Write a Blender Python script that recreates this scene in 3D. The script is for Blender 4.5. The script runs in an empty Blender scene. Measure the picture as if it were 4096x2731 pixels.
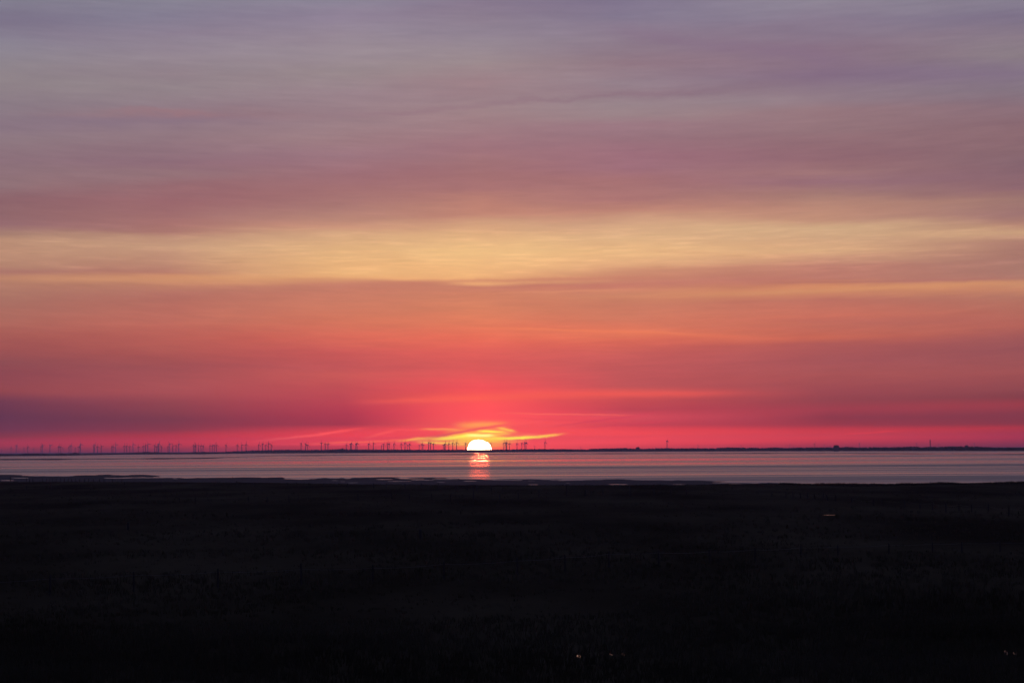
import bpy, bmesh, math, random
import numpy as np
from mathutils import Vector, Matrix

random.seed(7)
rng = np.random.default_rng(7)
scene = bpy.context.scene
col = scene.collection

# ------------------------------------------------------------------ camera
CAM = Vector((0.0, 0.0, 10.0))
F = 10012.0                     # focal length in photo pixels (photo 4096 x 2731)
PITCH = math.atan(431.5 / F)
ROLL = 0.0061
fwd = Vector((0, math.cos(PITCH), math.sin(PITCH)))
r0 = Vector((1, 0, 0)); u0 = Vector((0, -math.sin(PITCH), math.cos(PITCH)))
right = r0 * math.cos(ROLL) - u0 * math.sin(ROLL)
up = r0 * math.sin(ROLL) + u0 * math.cos(ROLL)
cd = bpy.data.cameras.new("camera")
cam = bpy.data.objects.new("camera", cd); col.objects.link(cam)
m = Matrix((right, up, -fwd)).transposed().to_4x4(); m.translation = CAM
cam.matrix_world = m
cd.sensor_width = 36.0; cd.lens = 36.0 * F / 4096
cd.clip_start = 1.0; cd.clip_end = 900000.0
scene.camera = cam

def ray(x, y):
    return (fwd * F + right * (x - 2048) + up * (1365.5 - y)).normalized()
def azel(x, y):
    d = ray(x, y)
    return math.atan2(d.x, d.y), math.asin(d.z)
def ground(x, y, z=0.0):
    d = ray(x, y)
    t = (z - CAM.z) / d.z
    return CAM + d * t
def at_depth(x, y, Y):
    d = ray(x, y)
    return CAM + d * (Y / d.y)
def eye(x):
    return 1797 - ROLL * (x - 2048)

# ------------------------------------------------------------------ render look
scene.view_settings.view_transform = 'Standard'
scene.view_settings.look = 'None'
scene.view_settings.exposure = 0.0
scene.view_settings.gamma = 1.0
scene.view_settings.use_curve_mapping = False
scene.render.engine = 'CYCLES'
scene.cycles.max_bounces = 5
scene.cycles.volume_bounces = 1
scene.cycles.transparent_max_bounces = 8
scene.cycles.use_denoising = True
scene.cycles.use_light_tree = False

def lin(c):
    return [((v / 255) / 12.92 if v <= 10 else (((v / 255) + 0.055) / 1.055) ** 2.4) for v in c]

SUN_AZ, SUN_EL = azel(1918, 1807)

# ------------------------------------------------------------------ sun lamp (setting, seen through a lot of air: weak and red)
ld = bpy.data.lights.new('sun_light', 'SUN'); ld.energy = 0.16; ld.angle = math.radians(0.53); ld.color = (1.0, 0.085, 0.03)
lo = bpy.data.objects.new('sun_light', ld); col.objects.link(lo)
lo.rotation_euler = (-ray(1918, 1799)).to_track_quat('-Z', 'Y').to_euler()

# ------------------------------------------------------------------ sky (world, in directions)
# colours of the sunset sky read off in seven directions: (row, r, g, b) low to high
SKY = {
 0: [(0,130,125,142),(60,125,117,138),(150,138,130,145),(250,142,132,140),(340,145,133,138),(420,138,122,132),(500,136,115,128),(560,142,120,128),(640,140,112,122),(730,142,112,118),(800,142,102,108),(850,142,102,106),(900,150,108,112),(940,165,125,112),(960,182,138,116),(1020,188,142,118),(1060,180,132,112),(1085,172,118,108),(1125,182,128,106),(1160,174,120,104),(1200,168,112,100),(1280,172,104,94),(1340,168,94,88),(1400,158,84,84),(1450,142,78,84),(1500,140,72,82),(1560,145,72,80),(1600,115,62,82),(1670,100,58,82),(1720,112,60,84),(1745,130,62,80),(1765,160,62,76),(1780,158,62,78),(1795,132,62,84),(1808,108,60,86)],
 683: [(0,134,128,145),(60,132,124,144),(130,140,127,145),(220,148,134,145),(300,146,130,138),(360,147,132,138),(430,143,122,132),(455,150,118,126),(480,143,120,132),(540,147,122,130),(600,144,114,124),(660,142,108,120),(700,148,114,120),(740,150,106,112),(800,155,105,110),(850,162,112,112),(890,168,116,112),(930,172,122,112),(950,190,145,122),(985,202,158,128),(1020,196,148,122),(1050,190,138,116),(1085,182,124,108),(1110,205,142,108),(1130,206,142,108),(1150,188,126,104),(1180,180,114,102),(1220,182,110,98),(1290,190,106,94),(1350,184,96,88),(1420,172,88,86),(1470,162,84,88),(1530,168,84,88),(1570,165,80,86),(1610,148,72,82),(1680,122,62,80),(1720,135,62,80),(1745,175,62,78),(1765,185,64,80),(1780,176,64,79),(1792,146,62,83),(1804,124,60,86)],
 1366: [(0,140,132,150),(60,144,130,150),(150,150,135,148),(230,155,140,148),(300,152,136,140),(380,155,132,140),(440,152,126,134),(500,156,128,134),(560,156,122,128),(620,156,118,128),(700,160,115,122),(760,162,112,114),(820,168,118,114),(870,182,132,118),(905,205,150,125),(940,215,168,130),(1000,228,180,130),(1050,232,178,125),(1085,235,180,125),(1110,232,172,120),(1125,215,150,112),(1145,195,125,106),(1180,198,122,102),(1230,208,124,100),(1290,212,118,94),(1350,215,105,90),(1400,200,90,88),(1460,190,85,88),(1490,200,90,88),(1550,192,80,86),(1610,185,70,84),(1660,175,62,82),(1700,165,60,80),(1720,215,70,84),(1750,225,72,88),(1772,222,72,90),(1785,196,68,86),(1798,172,64,86)],
 1910: [(0,138,125,145),(60,140,125,142),(130,144,130,145),(200,152,136,145),(260,156,138,142),(330,158,130,136),(400,156,130,136),(440,160,132,136),(500,158,124,130),(580,160,118,126),(650,162,116,120),(700,162,112,114),(760,168,114,114),(820,188,130,116),(860,195,136,118),(890,208,158,126),(940,225,175,130),(1000,238,188,132),(1050,243,188,130),(1090,240,180,124),(1115,240,175,120),(1130,200,128,106),(1160,206,128,102),(1230,214,128,98),(1290,225,124,94),(1350,234,112,90),(1400,226,98,91),(1450,220,93,91),(1500,232,90,91),(1550,242,83,90),(1585,252,92,86),(1620,254,84,90),(1660,255,80,92),(1700,255,88,92),(1800,255,84,92)],
 2500: [(0,128,116,140),(60,132,120,142),(130,140,124,142),(200,142,124,138),(270,144,118,130),(330,150,130,140),(370,148,124,134),(410,152,132,138),(460,158,134,138),(500,155,120,130),(560,152,114,124),(620,158,112,124),(680,158,110,122),(740,164,112,114),(800,172,118,116),(845,190,134,118),(890,212,165,132),(940,222,176,134),(1000,232,182,132),(1050,228,172,128),(1080,208,145,115),(1110,202,135,110),(1130,200,125,108),(1165,208,136,106),(1210,202,124,100),(1270,210,122,98),(1300,215,118,94),(1330,225,118,91),(1360,215,104,88),(1420,198,92,90),(1480,192,88,90),(1540,190,84,88),(1570,225,90,86),(1600,200,78,84),(1640,188,70,84),(1670,215,78,92),(1700,200,70,86),(1740,235,78,88),(1770,236,78,92),(1782,212,74,88),(1795,194,70,88)],
 3300: [(0,142,132,148),(60,140,128,146),(130,138,122,140),(200,138,114,132),(260,136,112,130),(300,132,108,130),(340,140,118,132),(400,146,124,134),(450,152,122,128),(520,148,116,122),(580,146,108,116),(620,145,105,114),(690,158,116,118),(730,150,108,118),(780,165,122,114),(830,185,135,118),(870,192,142,120),(905,208,168,132),(950,208,165,130),(1000,218,170,130),(1030,205,150,122),(1060,190,128,112),(1120,188,122,108),(1140,195,125,102),(1165,208,138,102),(1185,200,130,102),(1210,188,114,100),(1270,202,112,95),(1300,188,106,95),(1320,196,108,92),(1350,200,105,88),(1380,175,92,90),(1450,165,86,90),(1500,168,84,86),(1560,158,76,84),(1600,148,70,80),(1640,160,66,80),(1670,140,62,78),(1700,150,62,78),(1720,195,66,80),(1750,204,70,80),(1770,182,64,80),(1783,152,62,82),(1792,136,60,84)],
 4096: [(0,132,122,140),(50,126,114,136),(130,138,122,135),(220,138,124,132),(290,133,116,134),(350,134,118,130),(430,138,110,120),(520,138,104,112),(600,138,105,112),(660,132,100,110),(730,140,104,112),(770,142,104,112),(800,162,124,115),(850,160,118,115),(890,178,132,115),(920,205,162,128),(960,178,130,115),(1020,170,122,110),(1080,172,122,110),(1115,175,120,108),(1135,200,140,108),(1160,196,130,104),(1190,178,116,100),(1250,180,108,95),(1310,178,98,90),(1350,160,88,88),(1410,148,82,88),(1490,160,84,86),(1540,148,76,82),(1590,130,66,76),(1620,155,64,76),(1660,130,62,78),(1695,130,60,76),(1710,165,60,74),(1750,163,60,74),(1768,140,60,80),(1785,116,58,84)],
}
# what the haze between the lens and the sky takes and adds, by elevation (rad)
HAZE_D = 3.6e-5
HAZE_T = [(e, math.exp(-HAZE_D * min(33000.0, 160.0 / max(e, 1e-5)))) for e in (0, .001, .002, .003, .004, .005, .006, .008, .01, .015, .02, .03, .05, .1, .2)]
HAZE_ADD = (0.11, 0.062, 0.128)

w = bpy.data.worlds.new("World"); scene.world = w; w.use_nodes = True
nt = w.node_tree; nt.nodes.clear()
def N(t, **k):
    n = nt.nodes.new(t)
    for a, b in k.items(): setattr(n, a, b)
    return n
def L(a, b): nt.links.new(a, b)
def setin(sock, v):
    if hasattr(v, 'is_output') or isinstance(v, bpy.types.NodeSocket): L(v, sock)
    else: sock.default_value = v
def M(op, a, b=0.0, c=None, clamp=False):
    n = N('ShaderNodeMath', operation=op); n.use_clamp = clamp
    setin(n.inputs[0], a); setin(n.inputs[1], b)
    if c is not None: setin(n.inputs[2], c)
    return n.outputs[0]
def mixc(f, a, b, blend='MIX'):
    n = N('ShaderNodeMix', data_type='RGBA', blend_type=blend)
    setin(n.inputs[0], f); setin(n.inputs[6], a); setin(n.inputs[7], b)
    return n.outputs[2]
def smooth(v, a, b, lo=0.0, hi=1.0, kind='SMOOTHSTEP'):
    n = N('ShaderNodeMapRange', interpolation_type=kind)
    setin(n.inputs[0], v)
    for i, q in enumerate((a, b, lo, hi)): n.inputs[i + 1].default_value = q
    return n.outputs[0]
tc = N('ShaderNodeTexCoord')
sep = N('ShaderNodeSeparateXYZ'); L(tc.outputs['Generated'], sep.inputs[0])
X, Y, Z = sep.outputs
AZ = M('ARCTAN2', X, Y)
EL = M('ARCSINE', Z)
def noise(vx, vy, scale, detail, rough=0.5, seed=0.0):
    c = N('ShaderNodeCombineXYZ'); setin(c.inputs[0], vx); setin(c.inputs[1], vy); c.inputs[2].default_value = seed
    n = N('ShaderNodeTexNoise'); n.inputs['Scale'].default_value = scale
    n.inputs['Detail'].default_value = detail; n.inputs['Roughness'].default_value = rough
    L(c.outputs[0], n.inputs['Vector'])
    return M('SUBTRACT', n.outputs['Fac'], 0.5)
tilt = M('MULTIPLY', AZ, 0.06)
ELt = M('SUBTRACT', EL, M('MULTIPLY', M('MULTIPLY', AZ, AZ), 0.16))   # the cirrus fans up to both sides
warp1 = noise(M('MULTIPLY', AZ, 7.0), M('MULTIPLY', EL, 50.0), 1.0, 3, 0.55, 1.3)
warp2 = noise(M('MULTIPLY', AZ, 22.0), M('MULTIPLY', ELt, 260.0), 1.0, 3, 0.55, 4.1)
amp = smooth(EL, 0.004, 0.05, 0.0008, 0.0085)
ELw = M('ADD', EL, M('MULTIPLY', warp1, amp))
ELw = M('ADD', ELw, M('MULTIPLY', warp2, M('MULTIPLY', amp, 0.28)))

ELMAX = 0.2
def hz(el, c):
    T = float(np.interp(el, [p[0] for p in HAZE_T], [p[1] for p in HAZE_T]))
    return [max(0.0, (v - a * (1 - T)) / T) for v, a in zip(c, HAZE_ADD)]
def ramp_of(x, pts, src):
    stops = sorted(((azel(x, y)[1], lin(c)) for y, *c in pts), key=lambda s: s[0])
    def mk(ss):
        r = N('ShaderNodeValToRGB'); cr = r.color_ramp; cr.interpolation = 'LINEAR'
        while len(cr.elements) < len(ss): cr.elements.new(0.5)
        for e, (el, c) in zip(cr.elements, ss): e.position = min(1, max(0, el / ELMAX))
        for e, (el, c) in zip(cr.elements, ss): e.color = (*hz(el, c), 1)
        L(src, r.inputs[0]); return r.outputs[0]
    h = len(stops) // 2
    lo, hi = mk(stops[:h + 1]), mk(stops[h:])
    cut = stops[h][0] / ELMAX
    return mixc(M('GREATER_THAN', src, cut), lo, hi)
src = M('DIVIDE', ELw, ELMAX, clamp=True)
xs = sorted(SKY)
AZw = M('ADD', AZ, M('MULTIPLY', warp1, 0.02))
sky = ramp_of(xs[0], SKY[xs[0]], src)
for a, b in zip(xs[:-1], xs[1:]):
    f = smooth(AZw, azel(a, 1400)[0], azel(b, 1400)[0], kind='LINEAR')
    sky = mixc(f, sky, ramp_of(b, SKY[b], src))

# thin cloud texture: stretched brightness and hue variation
t1 = noise(M('MULTIPLY', AZ, 12.0), M('MULTIPLY', EL, 70.0), 1.0, 4, 0.6, 9.0)
t2 = noise(M('MULTIPLY', AZ, 40.0), M('MULTIPLY', ELt, 420.0), 1.0, 3, 0.6, 2.0)
t3 = noise(M('MULTIPLY', AZ, 75.0), M('MULTIPLY', ELt, 1000.0), 1.0, 3, 0.6, 6.2)
t3 = M('MULTIPLY', t3, smooth(t1, -0.12, 0.16, 0.25, 1.3))
g = M('ADD', M('MULTIPLY', t1, 0.24), M('ADD', M('MULTIPLY', t2, 0.23), M('MULTIPLY', t3, 0.11)))
g = M('MULTIPLY', g, smooth(EL, 0.0, 0.04, 0.25, 1.0))
g1 = M('ADD', g, 1.0)
cg = N('ShaderNodeCombineXYZ'); setin(cg.inputs[0], M('SUBTRACT', g1, M('MULTIPLY', t1, 0.05)))
setin(cg.inputs[1], M('ADD', g1, M('MULTIPLY', t1, 0.10))); setin(cg.inputs[2], M('SUBTRACT', g1, M('MULTIPLY', t2, 0.05)))
sky = mixc(1.0, sky, cg.outputs[0], 'MULTIPLY')

# individual cloud streaks and contrails: one small node group, used once per streak
sg = bpy.data.node_groups.new("cloud_streak", 'ShaderNodeTree')
for nm, ty in (("AZ", 'NodeSocketFloat'), ("EL", 'NodeSocketFloat'), ("az0", 'NodeSocketFloat'), ("el0", 'NodeSocketFloat'),
               ("slope", 'NodeSocketFloat'), ("curve", 'NodeSocketFloat'), ("len", 'NodeSocketFloat'), ("thick", 'NodeSocketFloat'),
               ("alpha", 'NodeSocketFloat'), ("base", 'NodeSocketColor'), ("tint", 'NodeSocketColor')):
    sg.interface.new_socket(nm, in_out='INPUT', socket_type=ty)
sg.interface.new_socket("out", in_out='OUTPUT', socket_type='NodeSocketColor')
gi = sg.nodes.new('NodeGroupInput'); go = sg.nodes.new('NodeGroupOutput')
def GM(op, a, b=0.0):
    n = sg.nodes.new('ShaderNodeMath'); n.operation = op
    for i, v in enumerate((a, b)):
        if isinstance(v, (int, float)): n.inputs[i].default_value = v
        else: sg.links.new(v, n.inputs[i])
    return n.outputs[0]
I = gi.outputs
dx = GM('SUBTRACT', I['AZ'], I['az0'])
line = GM('MULTIPLY', GM('ADD', I['slope'], GM('MULTIPLY', dx, I['curve'])), dx)
dy = GM('SUBTRACT', GM('SUBTRACT', I['EL'], I['el0']), line)
s = GM('DIVIDE', dx, I['len']); s = GM('MULTIPLY', s, s); s = GM('MULTIPLY', s, s)
tt = GM('DIVIDE', dy, I['thick']); tt = GM('MULTIPLY', tt, tt)
msk = GM('MULTIPLY', GM('EXPONENT', GM('MULTIPLY', GM('ADD', s, tt), -1.0)), I['alpha'])
gm = sg.nodes.new('ShaderNodeMix'); gm.data_type = 'RGBA'
sg.links.new(msk, gm.inputs[0]); sg.links.new(I['base'], gm.inputs[6]); sg.links.new(I['tint'], gm.inputs[7])
sg.links.new(gm.outputs[2], go.inputs[0])
wob = noise(M('MULTIPLY', AZ, 90.0), M('MULTIPLY', EL, 240.0), 1.0, 3, 0.6, 7.7)
ELs = M('ADD', EL, M('MULTIPLY', wob, 0.0015))
ELrough = M('ADD', EL, M('MULTIPLY', noise(M('MULTIPLY', AZ, 60.0), M('MULTIPLY', EL, 150.0), 1.0, 4, 0.65, 3.3), 0.0075))
STREAKS = [
 # x0, y0, x1, y1, thick(px), colour, alpha, bend(px)
 (1900,1672,1960,1672,60,(255,98,92),0.25,0,260),
 (1840,1700,2020,1700,12,(255,176,88),0.62,0,95),
 (1700,1716,1830,1718,4.5,(255,184,86),0.65,0,75),
 (1915,1756,1915,1756,27,(255,208,86),0.9,0,112),
 (1760,1755,1900,1742,7,(255,238,96),0.9,2,95),
 (1640,1760,1760,1748,4.5,(255,196,90),0.85,0,95),
 (1300,1772,1640,1758,4,(255,110,92),0.6,0,200),
 (1880,1742,1960,1742,6,(255,255,150),1.0,0,52),
 (1915,1724,2030,1732,5,(255,240,92),0.95,0,60),
 (2010,1716,2040,1722,5.5,(255,206,88),0.75,0,34),
 (2020,1742,2150,1736,6,(250,116,100),0.7,0,75),
 (1700,1768,1860,1776,6,(255,214,96),0.75,0,100),
 (1800,1722,1960,1718,3,(252,150,88),0.7,0,90),
 (1900,1733,2080,1730,2.5,(252,130,90),0.7,0,90),
 (1720,1745,2100,1687,5.5,(240,90,94),0.95,-6,210),
 (1960,1748,2120,1742,2.5,(252,120,96),0.6,0,80),
 (1560,1718,1820,1720,3.5,(250,86,92),0.8,0,130),
 (2060,1706,2300,1690,10,(245,84,92),0.5,0,150),
 (1955,1757,2230,1741,5.0,(255,236,92),1.0,3,128),
 (2120,1745,2220,1741,3.5,(255,170,92),0.7,0,60),
 (2000,1767,2100,1763,3,(255,150,92),0.6,0,60),
 (1500,1606,2100,1588,11,(255,104,84),0.42,0,330),
 (2050,1582,2900,1572,11,(244,92,84),0.42,0,420),
 (2000,1652,2500,1660,3,(255,110,96),0.6,0,260),
 (2090,1672,2500,1686,4,(222,74,88),0.5,0,230),
 (2240,1702,2620,1652,4,(205,66,90),0.55,0,200),
 (2300,1712,2700,1680,3,(210,66,88),0.45,0,200),
 (1055,1764,1400,1722,5,(244,90,96),0.8,3,190),
 (1465,1750,1570,1726,5,(250,96,96),0.5,0,60),
 (1100,1778,2400,1772,2.5,(255,92,104),0.5,0,600),
 (2540,1755,2670,1752,2.2,(255,84,90),0.6,0,70),
 (2700,1772,3000,1762,2.2,(228,70,80),0.6,0,150),
 (3250,1748,3560,1724,3,(208,70,74),0.7,0,180),
 (3380,1722,4000,1712,3,(190,64,74),0.5,0,350),
 (2000,1312,2760,1336,5,(240,134,94),0.65,0,420),
 (2300,1322,3000,1352,8,(226,116,90),0.5,0,420),
 (2900,1172,4096,1133,10,(212,146,106),0.6,0,750),
 (2050,1170,2500,1160,4,(222,146,110),0.45,0,260),
 (2600,1290,3400,1300,8,(206,116,92),0.4,0,450),
 (0,1118,1300,1120,12,(206,146,110),0.35,0,800),
 (2600,1000,3100,1030,8,(222,168,126),0.4,0,300),
 (3100,1128,4000,1120,5,(176,112,104),0.5,0,500),
 (1366,1136,2600,1110,9,(196,122,104),0.55,0,700),
]
ROUGH_STREAKS = [
 (1440,462,2100,405,11,(148,116,128),0.4,0,380),
 (2050,400,2760,372,10,(140,110,124),0.42,0,420),
 (2700,368,3300,318,16,(132,106,124),0.32,0,400),
 (3200,312,4096,290,34,(128,108,132),0.32,0,520),
 (300,490,900,470,18,(134,112,130),0.4,0,420),
 (2600,140,3300,240,30,(134,110,134),0.45,0,500),
 (500,445,800,455,9,(154,116,124),0.45,0,220),
]
def streak(base, srcEL, q):
    x0, y0, x1, y1, th, c, al, bend, half = q
    cx, cy = (x0 + x1) / 2, (y0 + y1) / 2
    a0, e0 = azel(cx, cy)
    slope = -((y1 - y0) / (x1 - x0) if x1 != x0 else 0.0) - ROLL
    n = N('ShaderNodeGroup'); n.node_tree = sg
    L(AZ, n.inputs['AZ']); L(srcEL, n.inputs['EL'])
    n.inputs['az0'].default_value = a0; n.inputs['el0'].default_value = e0
    n.inputs['slope'].default_value = slope
    n.inputs['curve'].default_value = bend * 1.0 / max(half, 1) ** 2 * F
    n.inputs['len'].default_value = half / F; n.inputs['thick'].default_value = th / F
    n.inputs['alpha'].default_value = al
    L(base, n.inputs['base']); n.inputs['tint'].default_value = (*hz(e0, lin(c)), 1)
    return n.outputs[0]
for q in ROUGH_STREAKS: sky = streak(sky, ELrough, q)
for q in STREAKS: sky = streak(sky, ELs, q)
# fine ripples in the gold band
rip = noise(M('MULTIPLY', AZ, 70.0), M('MULTIPLY', M('SUBTRACT', EL, M('MULTIPLY', AZ, 0.015)), 900.0), 1.0, 2, 0.5, 5.5)
gb = M('MULTIPLY', smooth(EL, 0.066, 0.074), smooth(EL, 0.094, 0.084))
rip = M('MULTIPLY', M('MULTIPLY', M('MULTIPLY', rip, gb), smooth(t2, -0.12, 0.2, 0.15, 1.5)), 0.34)
sky = mixc(1.0, sky, M('ADD', rip, 1.0), 'MULTIPLY')

# above the picture the dusk sky proper
st = N('ShaderNodeTexSky'); st.sky_type = 'NISHITA'; st.sun_disc = False
st.sun_elevation = math.radians(0.6); st.sun_rotation = SUN_AZ
st.air_density = 1.2; st.dust_density = 1.6; st.ozone_density = 2.0
dusk = mixc(1.0, mixc(1.0, st.outputs[0], (0.10, 0.10, 0.10, 1), 'MULTIPLY'), (0.155, 0.15, 0.275, 1), 'ADD')
sky = mixc(smooth(EL, 0.17, 0.5), sky, dusk)
sky = mixc(smooth(EL, -0.01, -0.06), sky, (0.004, 0.004, 0.005, 1))
# away from the sunset
aaz = M('ABSOLUTE', M('SUBTRACT', AZ, SUN_AZ))
sky = mixc(smooth(aaz, 0.3, 1.8), sky, mixc(1.0, sky, (0.22, 0.30, 0.50, 1), 'MULTIPLY'))
bg = N('ShaderNodeBackground'); L(sky, bg.inputs[0]); bg.inputs[1].default_value = 1.0
wo = N('ShaderNodeOutputWorld'); L(bg.outputs[0], wo.inputs[0])

# ------------------------------------------------------------------ helpers
def tag(o, label=None, cat=None, group=None, kind=None):
    if label: o['label'] = label
    if cat: o['category'] = cat
    if group: o['group'] = group
    if kind: o['kind'] = kind
    return o
def empty(name, loc=(0, 0, 0)):
    o = bpy.data.objects.new(name, None); col.objects.link(o); o.location = loc
    o.empty_display_size = 0.5
    return o
def mesh_obj(name, verts, faces, mat=None, parent=None, smoothed=False):
    me = bpy.data.meshes.new(name)
    if isinstance(verts, np.ndarray): verts = verts.tolist()
    me.from_pydata(verts, [], faces); me.update()
    if mat: me.materials.append(mat)
    if smoothed: me.polygons.foreach_set("use_smooth", [True] * len(me.polygons))
    o = bpy.data.objects.new(name, me); col.objects.link(o)
    if parent: o.parent = parent
    return o
def bm_obj(name, bm, mat=None, parent=None, smoothed=False):
    me = bpy.data.meshes.new(name); bm.to_mesh(me); bm.free()
    if mat: me.materials.append(mat)
    if smoothed: me.polygons.foreach_set("use_smooth", [True] * len(me.polygons))
    o = bpy.data.objects.new(name, me); col.objects.link(o)
    if parent: o.parent = parent
    return o
def add_cone(bm, p0, p1, ra, rb, n=8):
    p0, p1 = Vector(p0), Vector(p1); d = (p1 - p0)
    q = d.to_track_quat('Z', 'Y').to_matrix()
    ra_, rb_ = [], []
    for i in range(n):
        a = 2 * math.pi * i / n; v = Vector((math.cos(a), math.sin(a), 0))
        ra_.append(bm.verts.new(p0 + q @ (v * ra))); rb_.append(bm.verts.new(p1 + q @ (v * rb)))
    for i in range(n):
        bm.faces.new((ra_[i], ra_[(i + 1) % n], rb_[(i + 1) % n], rb_[i]))
    bm.faces.new(ra_[::-1]); bm.faces.new(rb_)
def add_box(bm, c, s, rz=0.0):
    mt = Matrix.Translation(c) @ Matrix.Rotation(rz, 4, 'Z') @ Matrix.Diagonal((*s, 1))
    bmesh.ops.create_cube(bm, size=1.0, matrix=mt)

def material(name, base, rough=0.9, vary=0.0, scale=1.0, spec=0.3, base2=None, stretch=(1, 1, 1), bump=0.0):
    mt = bpy.data.materials.new(name); mt.use_nodes = True
    t = mt.node_tree; b = t.nodes['Principled BSDF']
    b.inputs['Roughness'].default_value = rough
    b.inputs['Specular IOR Level'].default_value = spec
    b.inputs['Base Color'].default_value = (*base, 1)
    tcn = t.nodes.new('ShaderNodeTexCoord'); mp = t.nodes.new('ShaderNodeMapping'); mp.inputs['Scale'].default_value = stretch
    t.links.new(tcn.outputs['Object'], mp.inputs[0])
    nz = t.nodes.new('ShaderNodeTexNoise'); nz.inputs['Scale'].default_value = scale; nz.inputs['Detail'].default_value = 6
    t.links.new(mp.outputs[0], nz.inputs[0])
    if base2 or vary:
        r = t.nodes.new('ShaderNodeValToRGB'); r.color_ramp.elements[0].position = 0.35; r.color_ramp.elements[1].position = 0.65
        b2 = base2 or tuple(v * (1 + vary) for v in base)
        r.color_ramp.elements[0].color = (*base, 1); r.color_ramp.elements[1].color = (*b2, 1)
        t.links.new(nz.outputs[0], r.inputs[0]); t.links.new(r.outputs[0], b.inputs['Base Color'])
    if bump:
        bn = t.nodes.new('ShaderNodeBump'); bn.inputs['Strength'].default_value = bump
        t.links.new(nz.outputs[0], bn.inputs['Height']); t.links.new(bn.outputs[0], b.inputs['Normal'])
    return mt

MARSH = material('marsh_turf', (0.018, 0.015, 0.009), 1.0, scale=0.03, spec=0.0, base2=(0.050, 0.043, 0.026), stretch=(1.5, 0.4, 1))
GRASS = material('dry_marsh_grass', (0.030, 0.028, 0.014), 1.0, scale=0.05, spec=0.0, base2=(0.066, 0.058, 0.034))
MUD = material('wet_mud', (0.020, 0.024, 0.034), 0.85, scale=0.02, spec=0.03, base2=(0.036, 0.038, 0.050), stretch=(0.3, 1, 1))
WOOD = material('weathered_wood', (0.03, 0.027, 0.025), 0.9, vary=0.6, scale=4.0, spec=0.1)
WIRE = material('fence_wire', (0.05, 0.05, 0.045), 0.6, vary=0.4, scale=3.0)
TURB = material('turbine_coating', (0.10, 0.10, 0.11), 0.7, vary=0.2, scale=0.2, spec=0.1)
TREES = material('far_tree_foliage', (0.03, 0.035, 0.028), 1.0, vary=0.6, scale=0.05, spec=0.0)
LAND = material('far_polder', (0.03, 0.033, 0.025), 1.0, vary=0.5, scale=0.004, spec=0.0)
BUILD = material('far_building_wall', (0.09, 0.085, 0.08), 0.9, vary=0.3, scale=0.1, spec=0.1)
ROOF = material('far_building_roof', (0.05, 0.04, 0.038), 0.9, vary=0.3, scale=0.2, spec=0.1)

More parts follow.
